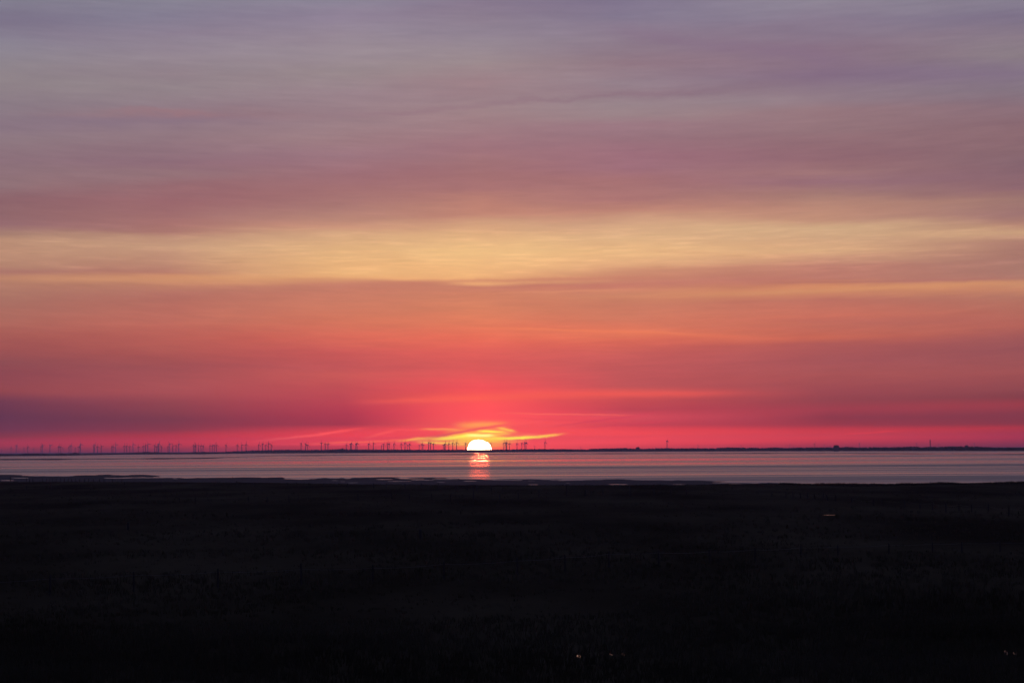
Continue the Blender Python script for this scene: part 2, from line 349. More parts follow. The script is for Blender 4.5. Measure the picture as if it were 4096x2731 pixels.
def water_mat(name, r_lo, r_hi):
    mt = bpy.data.materials.new(name); mt.use_nodes = True
    t = mt.node_tree; b = t.nodes['Principled BSDF']
    b.inputs['Base Color'].default_value = (0.012, 0.014, 0.02, 1)
    b.inputs['IOR'].default_value = 1.33
    g_ = t.nodes.new('ShaderNodeNewGeometry')
    def nz(sc, det, rough, seed):
        mp = t.nodes.new('ShaderNodeMapping'); mp.inputs['Scale'].default_value = sc; mp.inputs['Location'].default_value = (seed, seed * 2, 0)
        t.links.new(g_.outputs['Position'], mp.inputs[0])
        n = t.nodes.new('ShaderNodeTexNoise'); n.inputs['Scale'].default_value = 1.0
        n.inputs['Detail'].default_value = det; n.inputs['Roughness'].default_value = rough
        t.links.new(mp.outputs[0], n.inputs[0]); return n.outputs[0]
    def mm(op, a, b2):
        n = t.nodes.new('ShaderNodeMath'); n.operation = op
        for i, v in enumerate((a, b2)):
            if isinstance(v, (int, float)): n.inputs[i].default_value = v
            else: t.links.new(v, n.inputs[i])
        return n.outputs[0]
    n1 = nz((1 / 2500, 1 / 420, 1), 4, 0.62, 3.0)
    n2 = nz((1 / 900, 1 / 55, 1), 3, 0.6, 11.0)
    n = mm('ADD', mm('MULTIPLY', n1, 0.55), mm('MULTIPLY', n2, 0.45))
    n3 = nz((1 / 300, 1 / 14, 1), 2, 0.6, 5.0)
    n = mm('ADD', n, mm('MULTIPLY', mm('SUBTRACT', n3, 0.5), 0.4))
    mr = t.nodes.new('ShaderNodeMapRange'); mr.interpolation_type = 'SMOOTHSTEP'
    t.links.new(n, mr.inputs[0])
    for i, v in enumerate((0.40, 0.60, r_lo, r_hi)): mr.inputs[i + 1].default_value = v
    # calmer sheet of water in mid channel, ruffled towards the near flats
    sy = t.nodes.new('ShaderNodeSeparateXYZ'); t.links.new(g_.outputs['Position'], sy.inputs[0])
    cr = t.nodes.new('ShaderNodeMapRange'); t.links.new(sy.outputs[1], cr.inputs[0])
    for i, v in enumerate((1250.0, 1700.0, 0.055, -0.035)): cr.inputs[i + 1].default_value = v
    # a few narrow slicks of nearly still water in the middle of the channel
    sr = t.nodes.new('ShaderNodeValToRGB'); t.links.new(mm('DIVIDE', sy.outputs[1], 8000.0), sr.inputs[0])
    e_ = sr.color_ramp; e_.elements[0].position = 0; e_.elements[0].color = (0, 0, 0, 1); e_.elements[1].position = 1; e_.elements[1].color = (0, 0, 0, 1)
    for d_, v_ in ((960, 0), (990, .30), (1020, 0), (1600, 0), (1670, .75), (1740, .05), (1960, .15), (2080, .9), (2330, 1.0), (2480, .35), (2650, .1), (3000, .55), (3250, .1), (3700, .1), (4100, .7), (4500, 0), (6200, 0), (6700, .8), (7200, .8), (7600, 0)):
        q_ = e_.elements.new(d_ / 8000.0); q_.color = (v_, v_, v_, 1)
    xm = t.nodes.new('ShaderNodeMapRange'); xm.interpolation_type = 'SMOOTHSTEP'; t.links.new(mm('ABSOLUTE', mm('ADD', sy.outputs[0], 40.0), 0.0), xm.inputs[0])
    for i, v in enumerate((60.0, 520.0, 1.0, 0.0)): xm.inputs[i + 1].default_value = v
    n5 = mm('ADD', mm('MULTIPLY', nz((1 / 9, 1 / 60, 1), 3, 0.6, 21.0), 1.6), 0.2)
    slick = mm('MULTIPLY', mm('MULTIPLY', mm('MULTIPLY', sr.outputs[0], xm.outputs[0]), n5), 0.17)
    rr_ = mm('MAXIMUM', mm('SUBTRACT', mm('ADD', mr.outputs[0], cr.outputs[0]), slick), 0.05)
    t.links.new(rr_, b.inputs['Roughness'])
    return mt
WATER = water_mat('tidal_water', 0.145, 0.40)
POOL = bpy.data.materials.new('pool_water'); POOL.use_nodes = True
pb = POOL.node_tree.nodes['Principled BSDF']; pb.inputs['Base Color'].default_value = (0.01, 0.012, 0.016, 1)
pb.inputs['Roughness'].default_value = 0.12; pb.inputs['IOR'].default_value = 1.33
SUNM = bpy.data.materials.new('sun_surface'); SUNM.use_nodes = True
sn = SUNM.node_tree; sn.nodes.clear()
em = sn.nodes.new('ShaderNodeEmission'); em.inputs[0].default_value = (1.0, 0.60, 0.34, 1); em.inputs[1].default_value = 24.0
SUNM.cycles.emission_sampling = 'NONE'
so = sn.nodes.new('ShaderNodeOutputMaterial'); sn.links.new(em.outputs[0], so.inputs[0])

# ------------------------------------------------------------------ the sun: real size on the sky, far beyond the land
SD = 400000.0
prof = [(-52, 0), (-50, 14), (-44, 27), (-36, 37), (-28, 43), (-18, 48), (-8, 49.5), (-1, 49), (6, 47.5), (13, 45),
        (20, 42), (26, 38.5), (28, 35.5), (29.5, 31), (33, 26.5), (36, 20.5), (38.4, 12), (39.3, 0)]
k = SD / F
bm = bmesh.new(); rings = []
for h, r in prof:
    cxs = -4.5 * k * max(0.0, min(1.0, (h - 24) / 5))
    if r == 0: rings.append([bm.verts.new((cxs, 0, h * k))]); continue
    rings.append([bm.verts.new((cxs + r * k * math.cos(2 * math.pi * i / 40), r * k * math.sin(2 * math.pi * i / 40), h * k)) for i in range(40)])
for A, B in zip(rings[:-1], rings[1:]):
    for i in range(40):
        j = (i + 1) % 40
        if len(A) == 1: bm.faces.new((A[0], B[j], B[i]))
        elif len(B) == 1: bm.faces.new((A[i], A[j], B[0]))
        else: bm.faces.new((A[i], A[j], B[j], B[i]))
sun = bm_obj('sun', bm, SUNM, smoothed=True)
sun.location = at_depth(1918, 1797, SD)
sun.visible_shadow = False      # the disc is the source itself: it must not shade the sun lamp behind it
tag(sun, 'white hot half disc of the sun going down behind the dark far shore', 'sun')

# ------------------------------------------------------------------ water, far land
def quad(name, x0, x1, y0, y1, z, mat):
    return mesh_obj(name, [(x0, y0, z), (x1, y0, z), (x1, y1, z), (x0, y1, z)], [(0, 1, 2, 3)], mat)
sea = quad('water', -6000, 6000, 480, 14500, 0.0, WATER); tag(sea, kind='structure')

SHORE = [(-400,1827),(0,1824),(200,1822.5),(512,1817.5),(800,1816),(1024,1813),(1500,1811),(1870,1808.7),(2048,1807.5),(2560,1805.5),(3072,1804),(3584,1803.4),(4096,1803.2),(4500,1803)]
TOP = [(-400,1816),(0,1815),(30,1816),(60,1817),(100,1813),(140,1812),(190,1814),(210,1816),(235,1813),(250,1811),(262,1815),(280,1813),(290,1810),(302,1809),(315,1813),(320,1811),(325,1815),(375,1814),(420,1813),(500,1811),(530,1809),(560,1808),(585,1806),(620,1807),(650,1809),(665,1808),(700,1809),(745,1810),(780,1807),(820,1806),(850,1808),(890,1807.5),(905,1805),(960,1803),(1024,1799),(1030,1800),(1100,1798),(1180,1797),(1230,1798.5),(1260,1797),(1300,1798),(1345,1795),(1370,1793.5),(1390,1796),(1420,1796),(1536,1797),(1560,1796),(1600,1797),(1650,1796.5),(1700,1798),(1760,1797),(1800,1797),(1850,1797),(1970,1797),(2048,1796),(2100,1794.5),(2200,1794.5),(2280,1795),(2350,1796),(2370,1793),(2430,1792),(2500,1790.5),(2530,1793),(2560,1793.5),(2600,1792.5),(2645,1791),(2700,1791.5),(2760,1791.5),(2860,1791.5),(2890,1788.5),(2930,1787.5),(2980,1790),(3010,1788.5),(3060,1790.5),(3090,1788.5),(3150,1790.5),(3180,1789),(3280,1788),(3330,1788),(3390,1786),(3430,1788),(3480,1787),(3584,1787),(3660,1784),(3690,1788),(3710,1785),(3755,1787),(3790,1783),(3850,1784),(3870,1784),(3930,1785),(3980,1788),(4060,1789),(4096,1789),(4500,1788)]
def ip(tbl, x): return float(np.interp(x, [a for a, _ in tbl], [b for _, b in tbl]))

shore_pts = []
xs_ = np.arange(-400, 4501, 20)
V, Fc = [], []
for i, x in enumerate(xs_):
    p = ground(x, ip(SHORE, x)); d = Vector((p.x, p.y, 0)).normalized()
    shore_pts.append((x, p, d))
    # beach foot, dyke face, crest, back, polder behind out to the horizon
    Ht = (10 + (eye(x) - ip(TOP, x)) / F * p.y)
    hd = max(1.2, min(3.0, Ht * 0.45))
    far = 32500.0
    q = [p + Vector((0, 0, -0.5)), p + d * 12 + Vector((0, 0, 0.4)), p + d * 30 + Vector((0, 0, hd)), p + d * 40 + Vector((0, 0, hd)),
         p + d * 70 + Vector((0, 0, 0.6)), Vector((p.x * far / p.y, far, 0.5))]
    V += [tuple(v) for v in q]
    if i:
        a = (i - 1) * 6; b = i * 6
        for j in range(5): Fc.append((a + j, b + j, b + j + 1, a + j + 1))
land = mesh_obj('far_shore', V, Fc, LAND); tag(land, kind='structure')

# far wood on the dyke: rows of crowns (a mass nobody could count)
ico = bmesh.new(); bmesh.ops.create_icosphere(ico, subdivisions=1, radius=1.0)
iv = np.array([v.co[:] for v in ico.verts]); ico.verts.index_update()
iF = np.array([[v.index for v in f.verts] for f in ico.faces]); ico.free()
TV, TF, nv = [], [], 0
x = -380.0
while x < 4480:
    base = ground(x, ip(SHORE, x)); D = base.y
    d = Vector((base.x, base.y, 0)).normalized()
    pxm = F / D
    for row in range(3):
        off = 45 + row * 40 + random.uniform(-10, 10)
        c = base + d * off
        xx = x + random.uniform(-3, 3)
        H = 10 + (eye(xx) - ip(TOP, xx)) / F * (D + off) + random.uniform(-1.0, 0.45)
        H = max(H, 3.2)
        wd = random.uniform(3.5, 6.5)
        hh = H * 0.5 + 0.6
        jit = 1 + 0.22 * (rng.random((12, 1)) - 0.5)
        vv = iv * jit * np.array([wd, wd, hh]) + np.array([c.x + random.uniform(-3, 3), c.y, H - hh])
        TV.append(vv); TF.append(iF + nv); nv += 12
    x += pxm * random.uniform(4.5, 6.5)
TV = np.concatenate(TV); TF = np.concatenate(TF)
wood = mesh_obj('far_woodland', TV, TF.tolist(), TREES); tag(wood, kind='stuff', label='dark low belt of trees along the whole far shore', cat='woodland')

# a thin mud bank in the channel close to the far shore, plus the land's dark reflection at left
BANK = [(-300,1837),(200,1836),(500,1834),(800,1832),(1100,1822.3),(1500,1818.8),(1900,1816.0),(2400,1813.2),(3000,1812.2),(3300,1812.6),(3700,1814),(4096,1815),(4500,1816)]
V, Fc = [], []
bx = np.arange(-300, 4501, 25)
for i, x in enumerate(bx):
    yb = ip(BANK, x); wob_ = 0.9 + 0.5 * math.sin(x * 0.011) + 0.3 * math.sin(x * 0.031 + 1)
    wob_ = max(0.5, wob_) * float(np.interp(x, [0, 850, 1100, 3000, 4000], [2.8, 2.2, 1.3, 1.3, 1.0]))  # broader at left: dark mud colour stands in for the land's shaded reflection
    n0 = ground(x, yb + wob_); n1 = ground(x, yb); n2 = ground(x, yb - wob_ * 0.6)
    V += [(n0.x, n0.y, -0.05), (n1.x, n1.y, 0.4), (n2.x, n2.y, -0.05)]
    if i:
        a = (i - 1) * 3; b = i * 3
        Fc += [(a, b, b + 1, a + 1), (a + 1, b + 1, b + 2, a + 2)]
bank = mesh_obj('mud_bank_and_reflection', V, Fc, MUD); tag(bank, kind='structure')

# ------------------------------------------------------------------ near mud flat with standing water, and salt marsh
EDGE = [(-200,1886),(0,1896),(40,1899),(100,1901),(250,1903),(300,1899),(512,1899),(560,1898),(640,1904),(740,1910),(820,1910),(930,1908),(1024,1908),(1130,1909),(1140,1914),(1180,1914),(1260,1911),(1330,1912),(1390,1914),(1450,1909),(1536,1908),(1600,1910),(1700,1911),(1800,1913),(1900,1917),(2000,1917),(2048,1917),(2080,1919),(2130,1917),(2230,1919),(2290,1921),(2350,1920),(2450,1917),(2500,1915),(2560,1920),(2680,1922),(2800,1922),(2860,1924),(3000,1931),(3072,1931),(3150,1934),(3250,1937),(3400,1941),(3584,1940),(3640,1936),(3900,1934),(4096,1931),(4400,1929)]
MARSHY = [(-200,1928),(0,1926),(300,1925),(600,1926),(900,1928),(1100,1930),(1400,1934),(1700,1938),(2100,1940),(2500,1939),(2800,1937),(3000,1934),(3100,1934.5),(3400,1941.5),(3584,1940.5),(3700,1936),(4096,1931.5),(4400,1929.5)]
POOLS = [  # x0, x1, y, half thickness px
 (410,520,1911,1.6),(500,640,1909.5,1.6),(620,760,1908,2.6),(0,60,1921,1.5),(40,120,1911,1.2),(120,190,1901.5,1.3),(245,290,1902.5,1.2),
 (690,715,1914,0.8),(1170,1235,1915.5,1.4),(1325,1355,1921,0.8),(1360,1382,1925,1.0),(1390,1435,1929.5,1.2),(1500,1575,1916,1.6),
 (1545,1650,1924,1.1),(1640,1740,1919,1.3),(1730,1830,1916.5,1.2),(1745,1782,1927.5,1.3),(1850,1910,1923,1.3),(1975,2080,1919.5,1.2),
 (2108,2155,1937,1.1),(2262,2285,1931,0.9),(2110,2142,1922,0.8),(2430,2515,1936.5,1.4),(2685,2745,1937,1.0),(2840,3050,1929.5,2.4),(2910,2975,1935.5,1.6),
 (1150,1260,1913,1.6),(1600,1700,1914,1.2)]
def to_px(P):
    v = P - CAM; zc = v.dot(fwd)
    return 2048 + F * v.dot(right) / zc, 1365.5 - F * v.dot(up) / zc
def vnoise(x, y, s):
    xi, yi = math.floor(x), math.floor(y); fx, fy = x - xi, y - yi
    def h(a, b):
        return ((math.sin(a * 127.1 + b * 311.7 + s * 74.7) * 43758.5453) % 1.0)
    fx = fx * fx * (3 - 2 * fx); fy = fy * fy * (3 - 2 * fy)
    return (h(xi, yi) * (1 - fx) + h(xi + 1, yi) * fx) * (1 - fy) + (h(xi, yi + 1) * (1 - fx) + h(xi + 1, yi + 1) * fx) * fy - 0.5
def mud_h(px, py, X_, Y_):
    # signed distance (in photo rows) below the water's edge -> height of the flat in metres
    e = ip(EDGE, px) + 5.0 * vnoise(px / 70.0, py / 3.0, 3) + 2.6 * vnoise(px / 24.0, py / 1.6, 9)
    s = py - e
    h = max(-0.06, min(0.05, s * 0.012))
    for (a, b, yy, hf) in POOLS:
        if a - 30 < px < b + 30 and abs(py - yy) < hf * 3 + 2:
            tx = (px - (a + b) / 2) / ((b - a) / 2)
            yy2 = yy + 0.8 * vnoise(px / 18.0, 0, 5)
            q = tx ** 2 + ((py - yy2) / (hf * (0.8 + 0.5 * vnoise(px / 9.0, yy, 7)))) ** 2
            h -= 0.10 * math.exp(-q * 0.8) * (1 if abs(tx) < 1.15 else 0)
    return h
rows = np.concatenate([np.arange(1884, 1944.1, 0.5), np.arange(1945, 1960, 2.0)])
cols_ = np.arange(-160, 4260, 9)
V, Fc = [], []
for j, yy in enumerate(rows):
    for i, x in enumerate(cols_):
        # rows follow true distance rings: use depth of this row at the picture's middle line
        p = ground(x, yy)
        h = mud_h(x, yy, p.x, p.y)
        if yy > 1945: h = -0.2
        V.append((p.x, p.y, h))
nc = len(cols_)
for j in range(len(rows) - 1):
    for i in range(nc - 1):
        a = j * nc + i
        Fc.append((a, a + 1, a + nc + 1, a + nc))
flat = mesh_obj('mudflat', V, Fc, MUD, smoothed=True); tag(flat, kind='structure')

# marsh: an uneven sheet from under the camera out to its ragged edge
def marsh_h(X_, Y_):
    h = 0.22 + 0.22 * vnoise(X_ / 40.0, Y_ / 26.0, 1) + 0.16 * vnoise(X_ / 11.0, Y_ / 8.0, 2)
    return h
CREEKS = [(3292,3340,2061,2.5),(3232,3244,2049,0.8),(3505,3550,2205,1.2)]
PUDDLES = [(2136,2146,2668,4),(2188,2206,2644,3.5),(2308,2320,2637,5),(2386,2391,2650,6),(2440,2446,2630,4),(2494,2508,2627,4.5),(4022,4032,2620,6),(4058,4066,2624,4)]
def pool_depth(px, py):
    dd = 0.0
    for (a, b, yy, hf) in CREEKS + PUDDLES:
        if a - 60 < px < b + 60 and abs(py - yy) < hf * 4:
            tx = (px - (a + b) / 2) / ((b - a) / 2 + 4)
            dd = max(dd, math.exp(-(tx ** 4 + ((py - yy) / (hf * 1.6)) ** 4)))
    return dd
V, Fc = [], []
prow = list(np.arange(1926, 1960, 1.0)) + list(np.arange(1960, 2100, 3.5)) + list(np.arange(2100, 2760, 7.0)) + list(np.arange(2760, 3300, 60)) + [3600, 4200, 5500, 9000]
mcols = np.concatenate([[-7000, -4000, -2500, -1500, -1000, -700], np.arange(-500, 4600, 20), [4800, 5200, 6000, 7500, 11000]])
for j, yy in enumerate(prow):
    for i, x in enumerate(mcols):
        e = ip(MARSHY, x) + 1.2 * vnoise(x / 45.0, 0.0, 12)
        ye = max(yy, e) if yy < 1960 else yy
        p = ground(x, ye)
        s = (yy - e)
        h = marsh_h(p.x, p.y)
        if s < 6: h = h * max(0.0, s / 6.0)
        if s <= 0: h = -0.3
        dd = pool_depth(x, ye)
        h = h * (1 - dd) - 0.35 * dd
        V.append((p.x, p.y, h))
nm = len(mcols)
for j in range(len(prow) - 1):
    for i in range(nm - 1):
        a = j * nm + i
        Fc.append((a, a + 1, a + nm + 1, a + nm))
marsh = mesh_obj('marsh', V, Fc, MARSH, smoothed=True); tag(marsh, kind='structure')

# shallow pools inside the marsh: level water sheets lying in the hollows
for (a, b, yy, hf) in CREEKS + PUDDLES:
    n = 28; V = []; near = yy > 2500
    for i in range(n):
        t_ = 2 * math.pi * i / n
        rr = 1 + 0.3 * vnoise(i * 0.7, a, 4)
        p = ground((a + b) / 2 + ((b - a) / 2 + 5) * rr * math.cos(t_), yy + hf * 1.4 * rr * math.sin(t_))
        V.append((p.x, p.y, 0.16 if near else 0.0))
    o = mesh_obj('marsh_pool', V, [tuple(range(n))[::-1]], POOL); tag(o, kind='structure')

# tufts and reeds: thousands of blades in one object (uncountable)
def blades(name, spots, mat, label, cat):
    VV, FF = [], []; n0 = 0
    for (cx, cy, cz, hgt, rad, nb, wd) in spots:
        ang = rng.random(nb) * 2 * math.pi; rr = rad * np.sqrt(rng.random(nb))
        bx_, by_ = cx + rr * np.cos(ang), cy + rr * np.sin(ang)
        hh = hgt * (0.55 + 0.45 * rng.random(nb)); la = rng.random(nb) * 2 * math.pi; ln = hh * (0.1 + 0.4 * rng.random(nb))
        wa = rng.random(nb) * math.pi
        wx, wy = wd * np.cos(wa) * 0.5, wd * np.sin(wa) * 0.5
        v = np.empty((nb, 4, 3))
        v[:, 0] = np.stack([bx_ - wx, by_ - wy, np.full(nb, cz - 0.05)], 1)
        v[:, 1] = np.stack([bx_ + wx, by_ + wy, np.full(nb, cz - 0.05)], 1)
        mx, my = bx_ + ln * 0.35 * np.cos(la), by_ + ln * 0.35 * np.sin(la)
        v[:, 2] = np.stack([mx + wx * 0.7, my + wy * 0.7, cz + hh * 0.6], 1)
        v[:, 3] = np.stack([bx_ + ln * np.cos(la), by_ + ln * np.sin(la), cz + hh], 1)
        VV.append(v.reshape(-1, 3))
        idx = np.arange(nb)[:, None] * 4 + n0
        FF.append(np.concatenate([idx + [[0, 1, 2]], idx + [[0, 2, 3]]])); n0 += nb * 4
    o = mesh_obj(name, np.concatenate(VV), np.concatenate(FF).tolist(), mat)
    tag(o, label, cat, kind='stuff'); return o
spots = []
for _ in range(15000):
    px_ = random.uniform(-60, 4150); py_ = random.uniform(1945, 2760)
    p = ground(px_, py_)
    if p.y < 95: continue
    if pool_depth(px_, py_) > 0.15 and random.random() < 0.8: continue
    cl = vnoise(p.x / 22.0, p.y / 16.0, 21)
    if cl < -0.12 and random.random() < 0.75: continue
    z = marsh_h(p.x, p.y)
    hgt = 0.22 + 0.5 * max(0, cl + 0.25) * random.uniform(0.6, 1.4)
    spots.append((p.x, p.y, z, hgt, random.uniform(0.15, 0.6), 7, 0.03 + p.y * 0.00009))
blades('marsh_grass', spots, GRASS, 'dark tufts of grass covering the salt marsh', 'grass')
spots = []
for _ in range(3600):
    px_ = random.uniform(3120, 4200); e = ip(MARSHY, px_)
    p = ground(px_, e + random.uniform(1.0, 7.0))
    hgt = random.uniform(0.25, 0.6) * (0.5 + 1.1 * max(0, vnoise(p.x / 6.0, 3.0, 31) + 0.45))
    spots.append((p.x, p.y, 0.05, hgt + 0.15, 0.7, 6, 0.10))
for _ in range(1400):
    px_ = random.uniform(-100, 3150); e = ip(MARSHY, px_)
    p = ground(px_, e + random.uniform(2.0, 10.0))
    spots.append((p.x, p.y, 0.15, random.uniform(0.15, 0.35), 0.9, 6, 0.10))
blades('edge_reeds', spots, GRASS, 'ragged reeds and grass fringing the water side of the marsh', 'reeds')

# ------------------------------------------------------------------ fences
post_meshes = {}
def post_mesh(hpx_round, thick):
    key = (hpx_round, thick)
    if key in post_meshes: return post_meshes[key]
    h, r = hpx_round, thick
    bm = bmesh.new()
    add_cone(bm, (0, 0, -0.35), (0, 0, h - 0.05), r * 1.1, r * 0.95, 7)
    add_cone(bm, (0, 0, h - 0.05), (0.01, 0, h), r * 0.95, r * 0.5, 7)
    me = bpy.data.meshes.new('post'); bm.to_mesh(me); bm.free(); me.materials.append(WOOD)
    post_meshes[key] = me; return me
def post_base(x, yb):
    p = ground(x, yb, 0.3); z = marsh_h(p.x, p.y) if yb > 1934 else 0.2
    return Vector((p.x, p.y, z - 0.03))
def post(x, yt, yb, r, parent=None, name='post', lean=0.0):
    b = post_base(x, yb)
    h = round(max(0.6, (yb - yt) / F * b.y) * 5) / 5
    o = bpy.data.objects.new(name, post_mesh(h, r)); col.objects.link(o)
    if parent:
        o.parent = parent; o.location = b - parent.location
    else: o.location = b
    o.rotation_euler = (random.uniform(-.02, .02), lean + random.uniform(-.03, .03), random.uniform(0, 6))
    return o, b, h
def fence(posts, r, label, wires=(0.85, 0.5), wr=0.006, sag=0.04, extra=None):
    x0, yt0, yb0 = posts[len(posts) // 2][:3]
    root = empty('wire_fence', post_base(x0, yb0)); tag(root, label, 'fence', 'fences across the salt marsh')
    tops = []
    for q in posts:
        o, b, h = post(q[0], q[1], q[2], r, root, lean=(q[3] if len(q) > 3 else 0))
        tops.append((b, min(h, 1.4)))
    for f_ in wires:
        bm = bmesh.new()
        for (b0, h0), (b1, h1) in zip(tops[:-1], tops[1:]):
            A = b0 + Vector((0, 0, h0 * f_)); B = b1 + Vector((0, 0, h1 * f_)); L_ = (B - A).length
            pts = [A.lerp(B, t_ / 4) + Vector((0, 0, -sag * L_ * 0.3 * 4 * (t_ / 4) * (1 - t_ / 4))) for t_ in range(5)]
            for u_, v_ in zip(pts[:-1], pts[1:]): add_cone(bm, u_ - root.location, v_ - root.location, wr, wr, 4)
        bm_obj('wire', bm, WIRE, root)
    return root
def mid(posts, sp): return posts
rowA = [(x, 1927 - 16 + (x - 300) * 0.012, 1926 + (x - 300) * 0.012) for x in (106,118,131,170,187,197,209,225,243,257,274,286,303,318,339,354,374,398,416,449,487)]
fence(rowA, 0.09, 'close set row of short stakes along the mud at far left', wires=(0.8,))
rowB = [(862,1922,1945),(946,1921,1943),(1020,1925,1943),(1148,1928,1941),(1187,1926,1941),(1236,1926,1943),(1295,1928,1944),(1390,1930,1948),(1493,1930,1950),(1545,1927,1950),(1621,1932,1951),(1685,1932,1949),(1753,1930,1954),(1822,1937,1960),(1869,1938,1962),(1907,1941,1962),(1966,1939,1962),(2012,1943,1964)]
fence(rowB, 0.10, 'post fence at the marsh edge running left from under the sun', wires=(0.8,))
rowC = [(718,1985,2003),(782,1983,2005),(993,1984,2004),(1069,1984,2005),(1155,1980,2003),(1432,1975,2002),(1567,1967,1994),(1638,1968,1992),(1727,1975,2003),(1803,1977,2004),(2000,1968,1996),(2073,1963,1992)]
fence(rowC, 0.10, 'second fence line, just inland of the edge fence below the sun', wires=(0.8,))
rowD = [(2156,1958,1985),(2267,1935,1982),(2340,1953,1981),(2412,1953,1979),(2520,1943,1980),(2616,1950,1978),(2683,1954,1978),(2746,1955,1977),(3087,1962,1983),(3143,1965,1988),(3172,1964,1993),(3202,1970,1992),(3230,1966,1992),(3257,1974,1995),(3294,1968,2000),(3311,1975,2002,0.25),(3342,1976,2004)]
fence(rowD, 0.11, 'uneven fence right of the sun, with one leaning stake at its right end', wires=(0.8,))
rowE = [(3406,1985,2006),(3493,1992,2020),(3528,1993,2020),(3619,1994,2028),(3680,2006,2031),(3730,1998,2035),(3783,2012,2048),(3836,2005,2037),(3887,2014,2045),(3954,2008,2042),(4036,2024,2062),(4120,2030,2070)]
fence(rowE, 0.10, 'fence in the grass at far right stepping down towards the lens', wires=(0.8,))
rowN = [(-135,2296,2395),(200,2292,2380),(535,2284,2366),(871,2270,2350),(1205,2245,2332),(1492,2245,2325),(1776,2234,2310),(2070,2222,2296),(2260,2214,2286),(2437,2206,2272),(2635,2200,2266),(2838,2192,2250),(3020,2186,2240),(3204,2178,2226),(3352,2176,2222),(3556,2172,2214),(3730,2168,2208),(3847,2164,2204),(4000,2162,2202),(4130,2160,2200)]
fence(rowN, 0.07, 'nearest wire fence crossing the dark marsh from edge to edge', wires=(0.82,), wr=0.012)
SINGLES = [
 (42,1901,1924,0.12,'tall thin stake standing in the mud at the far left',0),
 (106,1938,1956,0.12,'short stub of post on the marsh below the far left stakes',0),
 (205,1930,1954,0.12,'stout post on the marsh below the middle of the left stakes',0),
 (499,1924,1938,0.10,'small post just right of the left row of stakes',0),
 (646,1930,1945,0.09,'thin lone post between the left stakes and the edge fence',0),
 (832,1973,2003,0.05,'slim pale rod standing upright in the left marsh',0),
 (1195,1966,2002,0.05,'slim pale rod leaning slightly in the marsh left of the sun',0.08),
 (1894,1940,1995,0.10,'tallest stake, standing right below the sun',0),
 (512,2084,2116,0.16,'thick lone post far out in the dark left marsh',0),
 (1681,2113,2149,0.15,'thick lone post in the dark marsh left below the sun',0.04),
 (930,1903,1910,0.12,'tiny marker at the water line left of the sun',0),
]
for x, yt, yb, r, lb, ln in SINGLES:
    o, b, h = post(x, yt, yb, r, None, 'wooden_post', ln)
    if yb < 1926: o.location.z = 0.0
    tag(o, lb, 'post', 'lone posts on the marsh')

# ------------------------------------------------------------------ wind turbines (unit: hub height 50 m)
def turbine_meshes():
    bm = bmesh.new(); add_cone(bm, (0, 0, 0), (0, 0, 25), 2.5, 2.1, 10); add_cone(bm, (0, 0, 25), (0, 0, 49), 2.1, 1.5, 10)
    me_t = bpy.data.meshes.new('tower'); bm.to_mesh(me_t); bm.free(); me_t.materials.append(TURB)
    bm = bmesh.new(); add_box(bm, (0, 1.5, 50), (3.6, 8.5, 3.8)); bmesh.ops.bevel(bm, geom=bm.edges[:], offset=0.8, segments=2, affect='EDGES')
    add_cone(bm, (0, -2.6, 50), (0, -4.6, 50), 1.9, 1.6, 10); add_cone(bm, (0, -4.6, 50), (0, -5.6, 50), 1.6, 0.4, 10)
    me_n = bpy.data.meshes.new('nacelle'); bm.to_mesh(me_n); bm.free(); me_n.materials.append(TURB)
    secs = [(0.8, 1.3, 1.2), (2.5, 2.2, 1.0), (6, 3.0, 0.8), (12, 2.4, 0.6), (18, 1.8, 0.4), (23, 0.9, 0.2)]
    bm = bmesh.new(); prev = None
    for z, c, t_ in secs:
        tw = 0.5 * (1 - z / 22)
        ring = []
        for k2 in range(8):
            a = 2 * math.pi * k2 / 8
            xx, yy = c * 0.62 * math.cos(a), t_ * 0.8 * math.sin(a)
            ring.append(bm.verts.new((xx * math.cos(tw) - yy * math.sin(tw), xx * math.sin(tw) + yy * math.cos(tw), z)))
        if prev:
            for k2 in range(8): bm.faces.new((prev[k2], prev[(k2 + 1) % 8], ring[(k2 + 1) % 8], ring[k2]))
        else: bm.faces.new(ring[::-1])
        prev = ring
    bm.faces.new(prev)
    me_b = bpy.data.meshes.new('blade'); bm.to_mesh(me_b); bm.free(); me_b.materials.append(TURB)
    return me_t, me_n, me_b
ME_T, ME_N, ME_B = turbine_meshes()
